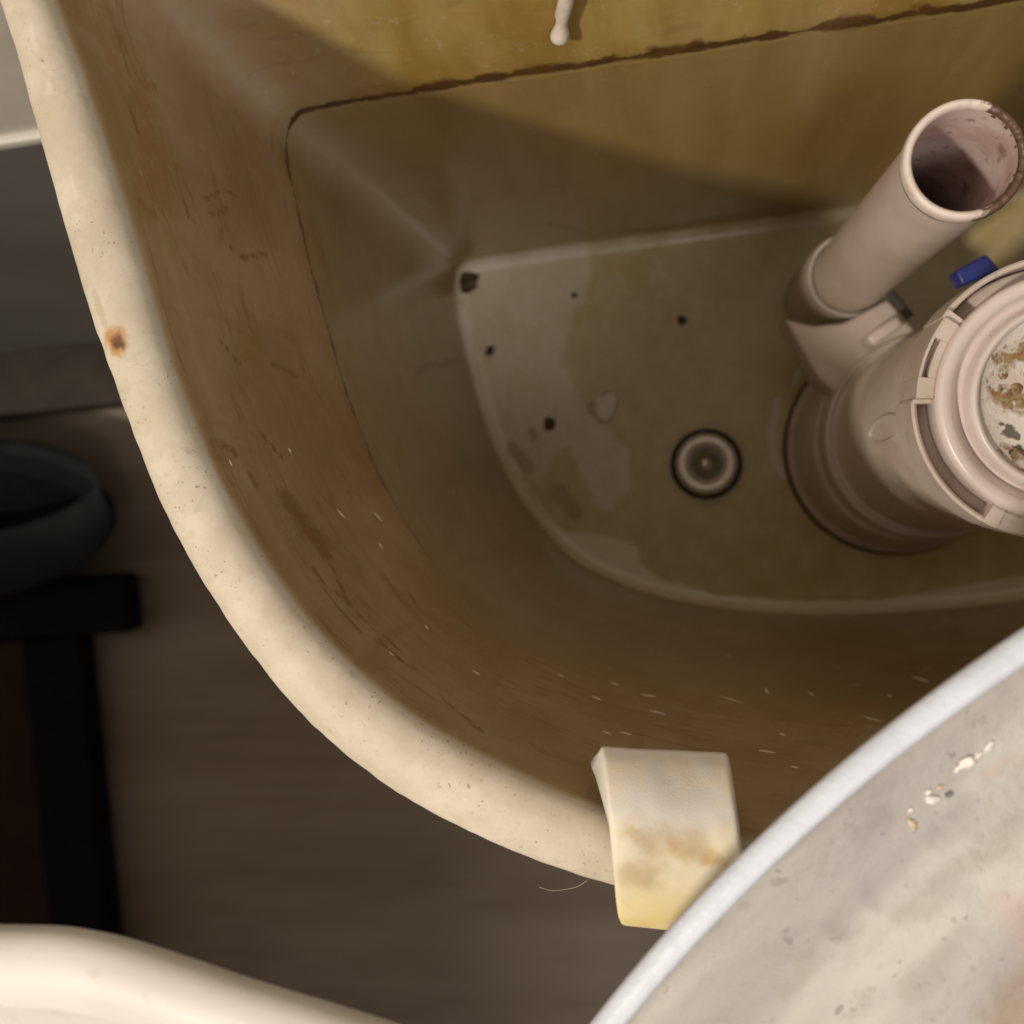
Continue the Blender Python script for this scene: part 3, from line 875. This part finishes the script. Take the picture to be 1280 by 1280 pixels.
rs = []
for i in range(NW + 1):
    q = i / NW
    x = -0.0208 + 0.0232 * q
    ym = ripath(-0.0092, RIc)
    yb = ym + 0.42 * (ripath(x, RIc) - ym)
    ed, hh = (q / 0.045, 0.0011) if q < 0.5 else ((1 - q) / 0.045, 0.0012)
    pinch = 0.0 if ed >= 1 else 1 - math.sqrt(max(0.0, 1 - (1 - ed) ** 2))
    th = hh * pinch
    rg = []
    for j in range(len(up)):
        # the strip flares a little toward its inner end and bows
        s_ = j / (len(up) - 1)
        fl_ = 0.0016 * (0.5 - s_) * (2 * q - 1) + 0.0010 * math.sin(s_ * 5.0) * (1 - q) + 0.0022 * q * math.sin(min(1.0, s_ * 1.3) * 1.57) - 0.0012 * (1 - s_)**2 * (1-q)
        px_, pz_ = up[j] + nrm_[j] * th
        u1 = 0.00030 * noise.noise(Vector((x * 260, px_ * 260, 1.7)))
        rg.append((x + fl_, yb - px_, pz_ + u1 + 0.0002 * math.sin(q * 7)))
    for j in range(len(up) - 1, -1, -1):
        s_ = j / (len(up) - 1)
        fl_ = 0.0016 * (0.5 - s_) * (2 * q - 1) + 0.0010 * math.sin(s_ * 5.0) * (1 - q) + 0.0022 * q * math.sin(min(1.0, s_ * 1.3) * 1.57) - 0.0012 * (1 - s_)**2 * (1-q)
        fl_ -= 0.0024 * max(0.0, 1 - s_ / 0.42) ** 1.2 * (1 - q)
        px_, pz_ = lo[j] - nrm_[j] * min(th, 0.0003)
        rg.append((x + fl_, yb - px_, pz_))
    rs.append(rg)
foam = rings('foam_strip', rs, M_foam)
tag(foam, 'yellowed white foam strip with brown stains folded over the cistern rim', 'foam strip')

# ================================================================ the lid, lying upside down over the front of the cistern
LC = Vector((0.20399, -0.28037)) * (0.1685 / 0.166)
LR = 0.29584 * (0.1685 / 0.166)
m = Mat('white_lid_ceramic')
ly = m.sep()
ang = math.radians(41)
un1 = m.vec('DOT_PRODUCT', m.P, (math.cos(ang), math.sin(ang), 0), out=1)
un2 = m.vec('DOT_PRODUCT', m.P, (math.sin(ang), -math.cos(ang), 0), out=1)
cmb = m.new('ShaderNodeCombineXYZ')
m.lk(m.math('MULTIPLY', un1, 0.3), cmb.inputs[0])
m.lk(m.math('MULTIPLY', un2, 1.6), cmb.inputs[1])
sweep = m.noise(28, 3, 0.55, P=cmb.outputs[0])
bl = m.noise(60, 5, 0.65)
dirtn = m.noise(150, 5, 0.65, off=(3, 1, 2))
ic = m.mix(m.mr(sweep, 0.38, 0.62), (0.375, 0.335, 0.315), (0.55, 0.525, 0.47))
ic = m.mix(m.math('MULTIPLY', m.mr(bl, 0.50, 0.68), 0.40), ic, (0.36, 0.33, 0.315))
ic = m.mix(m.math('MULTIPLY', m.mr(dirtn, 0.58, 0.68), 0.38), ic, (0.34, 0.30, 0.25))
ic = m.mix(m.math('MULTIPLY', m.mr(m.noise(260, 2, 0.5, off=(6, 6, 6)), 0.70, 0.75), 0.6), ic, (0.20, 0.18, 0.19))
lwob = m.vec('SCALE', m.vec('SUBTRACT', m.noisec(120, 4), (0.5, 0.5, 0.5)), scale=0.010)
LP = m.vec('ADD', m.P, lwob)
def ls(x0, y0, x1, y1, wpx, soft=0.9):
    a, b = on_level(x0, y0, 0.3238), on_level(x1, y1, 0.3238)
    return m.seg(LP, a, b, wpx * 0.176 / 1280 * 0.5, soft)
ic = m.mix(m.math('MULTIPLY', m.maxall([ls(1120, 1150, 1280, 1035, 26), ls(1150, 1250, 1210, 1160, 30), ls(980, 1235, 1060, 1160, 18)]), 0.40), ic, (0.33, 0.285, 0.235))
ic = m.mix(m.math('MULTIPLY', ls(1262, 1290, 1300, 1240, 60), 0.75), ic, (0.26, 0.185, 0.11))
ic = m.mix(m.math('MULTIPLY', m.maxall([ls(1262, 1140, 1280, 1170, 40), ls(1235, 965, 1280, 950, 14)]), 0.30), ic, (0.50, 0.30, 0.24))
ic = m.mix(m.math('MULTIPLY', m.maxall([ls(1010, 1160, 1040, 1158, 22), ls(965, 1098, 985, 1096, 9, 0.5), ls(1080, 1100, 1092, 1130, 24), ls(842, 1216, 846, 1218, 9, 0.5), ls(1060, 1040, 1100, 1020, 30), ls(1170, 1040, 1200, 1010, 26)]), 0.45), ic, (0.25, 0.225, 0.21))
ic = m.mix(m.math('MULTIPLY', m.mr(m.noise(420, 2, 0.5, off=(2, 6, 1)), 0.66, 0.71), 0.45), ic, (0.28, 0.25, 0.23))
lc = m.mix(m.mr(bl, 0.35, 0.7), (0.67, 0.715, 0.80), (0.63, 0.67, 0.75))
lc = m.mix(m.math('MULTIPLY', m.mr(m.noise(90, 4, 0.6, off=(9, 0, 3)), 0.60, 0.70), 0.3), lc, (0.55, 0.55, 0.62))
m.bump(m.math('ADD', dirtn, m.math('MULTIPLY', bl, 0.8)), 0.5, 0.0009)
M_lid = m.done(m.mix(m.attr('underside'), lc, ic), 0.42, 0.4)
uvec = Vector((math.cos(ang), math.sin(ang)))
vvec = Vector((math.sin(ang), -math.cos(ang)))
def lidpt(u, v):
    """u along the lid, v inward from the crown of the front arc"""
    p_ = LC - vvec * LR + uvec * u + vvec * v
    return p_.x, p_.y
arc_pts = [(u, LR - math.sqrt(LR ** 2 - u ** 2)) for u in np.linspace(-0.185, 0.185, 15)]
lo_pts = arc_pts + [(0.205, 0.080), (0.214, 0.105), (0.214, 0.150), (0.206, 0.166), (0.19, 0.172), (0.10, 0.174), (0, 0.174), (-0.10, 0.174), (-0.19, 0.172), (-0.206, 0.166), (-0.214, 0.150), (-0.214, 0.105), (-0.205, 0.080)]
LO = crom([lidpt(u, v) for u, v in lo_pts], 14, True)
tt = np.roll(LO, -1, 0) - np.roll(LO, 1, 0)
tt /= np.linalg.norm(tt, axis=1)[:, None]
lnin = np.stack([-tt[:, 1], tt[:, 0]], 1)
lctr = np.array(lidpt(0, 0.09))
lnin *= np.sign(((lctr - LO) * lnin).sum(1).mean())
LZ = 0.3075
prof = [(0.050, 0.0000), (0.030, 0.0002), (0.019, 0.0012), (0.0125, 0.0030), (0.0095, 0.010), (0.0045, 0.018), (0.0012, 0.0225), (0.0002, 0.0242), (0.0006, 0.0254), (0.0020, 0.0262), (0.0036, 0.0264), (0.0045, 0.0260), (0.0049, 0.0250), (0.0051, 0.0215), (0.0058, 0.0192), (0.0085, 0.0178), (0.014, 0.0170), (0.022, 0.0166), (0.032, 0.0160)]
und = [0.0] * 10 + [0.05, 0.35, 0.9, 1, 1, 1, 1, 1, 1]
rs, at = [], []
for (d, z), u_ in zip(prof, und):
    c = LO + lnin * d
    jz = [0.0005 * noise.noise(Vector((p[0] * 25, p[1] * 25, 2))) for p in c]
    rs.append([(c[i, 0], c[i, 1], LZ + z + jz[i]) for i in range(len(c))])
    at += [u_] * len(c)
c = LO + lnin * 0.032
for k in range(1, 25):
    q = 1 - k / 25
    c2 = lctr + (c - lctr) * q
    rs.append([(p[0], p[1], LZ + 0.0160 + 0.0012 * noise.noise(Vector((p[0] * 22, p[1] * 22, 2))) * min(1, k / 4)) for p in c2])
    at += [1.0] * len(c2)
lid = rings('tank_cover', rs, M_lid)
set_attr(lid, 'underside', at)
tag(lid, 'white ceramic cistern lid lying upside down with a grimy grey underside', 'cistern lid')
lid_bvh = BVHTree.FromPolygons([v.co.copy() for v in lid.data.vertices], [tuple(p.vertices) for p in lid.data.polygons])
def lid_hit(x, y):
    return lid_bvh.ray_cast(CAM, px_dir(x, y))[0]

# ================================================================ bathtub at the lower left; its unseen length added to shade the floor
m = Mat('cream_enamel')
c_ = m.mix(m.mr(m.noise(20, 4, 0.6), 0.35, 0.7), (0.75, 0.71, 0.655), (0.70, 0.655, 0.60))
c_ = m.mix(m.math('MULTIPLY', m.mr(m.noise(120, 4, 0.6), 0.62, 0.72), 0.25), c_, (0.5, 0.42, 0.32))
M_bas = m.done(c_, 0.42, 0.3)
BZ = 0.18
bo_pts = [(-0.95, -0.170), (-0.80, -0.152), (-0.60, -0.146), (-0.42, -0.1455), (-0.34, -0.1455), (-0.30, -0.1452), (-0.272, -0.1448), (-0.253, -0.1450), (-0.234, -0.1458), (-0.216, -0.1490), (-0.1926, -0.1560), (-0.1641, -0.1655), (-0.1361, -0.1737), (-0.1143, -0.1805), (-0.085, -0.192), (-0.062, -0.212), (-0.050, -0.25), (-0.05, -0.42), (-0.07, -0.62), (-0.15, -0.74), (-0.30, -0.78), (-0.60, -0.80), (-0.90, -0.79), (-1.06, -0.74), (-1.14, -0.60), (-1.15, -0.40), (-1.10, -0.24)]
BO = crom(bo_pts, 12, True)
BO[:, 1] -= 0.0028
tt = np.roll(BO, -1, 0) - np.roll(BO, 1, 0)
tt /= np.linalg.norm(tt, axis=1)[:, None]
bnin = np.stack([-tt[:, 1], tt[:, 0]], 1)
bctr = np.array([-0.60, -0.50])
bnin *= np.sign(((bctr - BO) * bnin).sum(1).mean())
basin = thing('bathtub', 'cream white bathtub with rolled rim in the bottom left corner', 'bathtub', (bctr[0], bctr[1], ROOM_Z))
rs = []
for d, z in [(0.300, -0.520), (0.285, -0.500), (0.240, -0.380), (0.190, -0.260), (0.140, -0.150), (0.120, -0.105), (0.085, -0.085), (0.055, -0.064), (0.030, -0.042), (0.014, -0.028), (0.004, -0.018), (0.0, -0.011), (0.001, -0.006), (0.004, -0.002), (0.009, 0.0), (0.017, 0.0010), (0.023, 0.0), (0.027, -0.003), (0.030, -0.008), (0.0315, -0.014), (0.038, -0.035), (0.075, -0.075), (0.150, -0.140), (0.200, -0.240), (0.250, -0.370), (0.290, -0.470)]:
    c = bctr + (BO - bctr) * (1 - (d - 0.05) / 0.36) if d > 0.06 else BO + bnin * d
    if d > 0.06:
        c = (BO + bnin * 0.05) + (bctr - BO) * min(0.86, (d - 0.05) / 0.29)
    rs.append([(p[0], p[1], BZ + z) for p in c])
rings('tub_shell', rs, M_bas, basin)
for fx, fy in [(-0.64, -0.48), (-0.56, -0.48), (-0.64, -0.53), (-0.56, -0.53)]:
    lathe('foot', [(0.022, ROOM_Z + 0.0005), (0.024, ROOM_Z + 0.008), (0.015, ROOM_Z + 0.03), (0.020, ROOM_Z + 0.075), (0.022, ROOM_Z + 0.11)], fx, fy, M_bas, basin, 24)
adopt(basin)

# ================================================================ black step stool and tub in the dark at the left
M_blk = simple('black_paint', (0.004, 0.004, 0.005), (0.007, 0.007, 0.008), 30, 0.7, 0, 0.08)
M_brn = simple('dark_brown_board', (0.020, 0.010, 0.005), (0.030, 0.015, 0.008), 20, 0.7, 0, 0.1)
SZ = -0.37
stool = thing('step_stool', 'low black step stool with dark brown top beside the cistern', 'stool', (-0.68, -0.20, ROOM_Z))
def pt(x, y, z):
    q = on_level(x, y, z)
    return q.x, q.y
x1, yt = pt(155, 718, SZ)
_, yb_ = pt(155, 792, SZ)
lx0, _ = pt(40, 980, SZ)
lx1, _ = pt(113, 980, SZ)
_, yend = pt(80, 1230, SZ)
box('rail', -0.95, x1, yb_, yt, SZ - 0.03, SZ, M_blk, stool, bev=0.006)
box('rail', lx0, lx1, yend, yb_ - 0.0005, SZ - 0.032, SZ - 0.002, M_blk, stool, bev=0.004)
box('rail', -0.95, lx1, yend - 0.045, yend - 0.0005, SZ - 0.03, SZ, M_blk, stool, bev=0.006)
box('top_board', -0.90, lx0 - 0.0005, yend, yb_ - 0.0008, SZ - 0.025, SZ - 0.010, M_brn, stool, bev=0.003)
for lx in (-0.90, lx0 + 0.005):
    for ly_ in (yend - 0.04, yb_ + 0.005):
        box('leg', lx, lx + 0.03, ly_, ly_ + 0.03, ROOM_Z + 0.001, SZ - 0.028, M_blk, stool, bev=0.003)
adopt(stool)
# tub: a wide oval, dark inside, standing on the floor behind the stool
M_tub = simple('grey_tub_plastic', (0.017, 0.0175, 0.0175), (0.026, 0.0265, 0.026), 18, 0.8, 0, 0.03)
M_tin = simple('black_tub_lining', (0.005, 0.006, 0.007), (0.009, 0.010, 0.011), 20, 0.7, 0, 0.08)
TZ = -0.33
tx_r, ty_c = pt(138, 632, TZ)
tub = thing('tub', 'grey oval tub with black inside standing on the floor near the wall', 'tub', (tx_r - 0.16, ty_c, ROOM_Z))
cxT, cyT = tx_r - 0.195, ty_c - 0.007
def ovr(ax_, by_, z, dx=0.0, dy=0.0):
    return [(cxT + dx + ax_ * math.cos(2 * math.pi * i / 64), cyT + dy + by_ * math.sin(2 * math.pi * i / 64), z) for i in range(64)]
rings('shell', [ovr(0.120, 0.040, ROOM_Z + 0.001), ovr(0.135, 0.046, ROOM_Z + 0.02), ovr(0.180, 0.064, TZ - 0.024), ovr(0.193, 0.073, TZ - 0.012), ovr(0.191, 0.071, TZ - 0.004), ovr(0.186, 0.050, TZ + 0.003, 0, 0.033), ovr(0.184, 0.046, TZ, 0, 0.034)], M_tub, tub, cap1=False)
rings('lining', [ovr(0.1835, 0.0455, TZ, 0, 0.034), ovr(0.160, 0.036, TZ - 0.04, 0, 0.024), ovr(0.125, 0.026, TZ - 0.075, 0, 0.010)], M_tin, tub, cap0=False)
adopt(tub)

# ================================================================ grit and crumbs
def lump(name, loc, r, mat, label, cat, group=None, flat=0.6, stretch=1.0, rot=0.0, sub=2):
    bm = bmesh.new()
    bmesh.ops.create_icosphere(bm, subdivisions=sub, radius=1)
    sd = random.random() * 50
    for v in bm.verts:
        d = 1 + 0.6 * noise.noise(v.co * 1.4 + Vector((sd, 0, 0))) + 0.45 * noise.noise(v.co * 3.3 + Vector((0, sd, 0)))
        p_ = v.co * d
        p_.x *= stretch
        x, y = p_.x * math.cos(rot) - p_.y * math.sin(rot), p_.x * math.sin(rot) + p_.y * math.cos(rot)
        v.co = Vector((x * r, y * r, max(p_.z, -0.55) * r * flat))
    me = bpy.data.meshes.new(name)
    bm.to_mesh(me)
    bm.free()
    o = link_mesh(name, me, mat)
    o.location = loc + Vector((0, 0, r * flat * 0.5))
    tag(o, label, cat, group)
    return o
M_grit = simple('dark_grit', (0.03, 0.022, 0.012), (0.06, 0.045, 0.02), 300, 0.6)
M_brown = simple('brown_sludge', (0.05, 0.026, 0.010), (0.10, 0.055, 0.022), 300, 0.5)
M_flake = simple('white_lime_flake', (0.92, 0.87, 0.80), (0.80, 0.74, 0.67), 400, 0.7, 0.2)
M_tan = simple('tan_crumb', (0.66, 0.55, 0.38), (0.55, 0.43, 0.28), 300, 0.7)
M_gcr = simple('grey_crumb', (0.17, 0.17, 0.17), (0.24, 0.24, 0.23), 300, 0.6)
GS = 0.5 / 1280
fz = lambda x, y: hit(x, y)
lump('sludge_lump', fz(584, 354), 13 * GS, M_brown, 'dark brown sludge lump in the back corner of the cistern floor', 'sludge', None, 0.4, 1.1, 0.7)
g = 'specks of grit on the cistern floor'
lump('grit_speck', fz(852, 401), 5.5 * GS, M_grit, 'black grit speck on the cistern floor behind the bolt', 'grit', g)
lump('grit_speck', fz(613, 439), 5 * GS, M_grit, 'dark grit speck near the left edge of the cistern floor', 'grit', g, 0.6, 1.2, 0.8)
lump('grit_speck', fz(687, 530), 7.5 * GS, M_brown, 'brown grit speck left of the white flake on the cistern floor', 'grit', g, 0.5, 1.1, 1.4)
lump('grit_speck', fz(718, 369), 3.2 * GS, M_brown, 'tiny brown grit speck near the back edge of the cistern floor', 'grit', g, 0.4, 1.3, 0.4)
lump('lime_flake', fz(757, 508), 13 * GS, M_flake, 'white lime flake lying on the cistern floor left of the bolt', 'flake', None, 0.18, 1.35, 1.35, 3)
LS = 0.176 / 1280
g = 'crumbs of plaster on the lid'
for x, y, r, st, rot, mat, lab in [
        (1165, 999, 9, 1.6, 0.3, M_flake, 'lower large white crumb beside the dirt streak on the lid'),
        (1208, 952, 11, 1.5, 0.5, M_flake, 'largest white crumb on the lid'),
        (1236, 933, 5, 2.6, 0.9, M_flake, 'thin white crumb above the largest one on the lid'),
        (1160, 990, 5, 1.3, 0.9, M_flake, 'small white crumb next to the dark grey crumb on the lid'),
        (1186, 993, 5.5, 1.4, 0.6, M_gcr, 'dark grey crumb on the lid'),
        (1140, 1030, 6.5, 2.0, -1.0, M_tan, 'tan crumb lowest in the row of crumbs on the lid'),
        (1222, 944, 5, 1.8, 0.7, M_flake, 'small white crumb between the two uppermost crumbs on the lid'),
        (1196, 962, 4.5, 1.5, 1.2, M_flake, 'small white crumb just below the largest one on the lid'),
        (1174, 984, 4, 1.6, 0.2, M_tan, 'tiny tan crumb above the dark grey crumb on the lid'),
        (1138, 1012, 4, 1.4, 0.9, M_flake, 'tiny white crumb above the tan crumb on the lid')]:
    h = lid_hit(x, y)
    if h:
        lump('crumb', h, r * LS * 0.60, mat, lab, 'crumb', g, 0.5, st, rot, 3)
# dirt crumb and a hair caught on the outside of the rim
def rim_hit(x, y):
    return hit(x, y)
h = rim_hit(360, 886) or rim_hit(366, 884)
if h:
    lump('rim_crumb', h + Vector((-0.0004, -0.0004, 0)), 3.6 * 0.2 / 1280, M_flake, 'tiny white crumb stuck to the outer edge of the cistern rim', 'crumb', None, 0.6, 1.8, -0.3)
ha = []
for i, (x, y) in enumerate([(735, 1100), (722, 1108), (705, 1112), (688, 1113), (674, 1109)]):
    ha.append(on_level(x, y, 0.285))
hc = crom([tuple(q) for q in ha], 6)
rs = [[(p[0] + 0.00007 * math.cos(a), p[1] + 0.00007 * math.sin(a), p[2] + 0.00007 * math.sin(a + 1)) for a in (0, 1.57, 3.14, 4.71)] for p in hc]
M_hair = simple('pale_fibre', (0.5, 0.42, 0.32), (0.55, 0.46, 0.36), 100, 0.5)
hr = rings('fibre', rs, M_hair)
tag(hr, 'thin pale fibre sticking out under the cistern rim left of the foam', 'fibre')
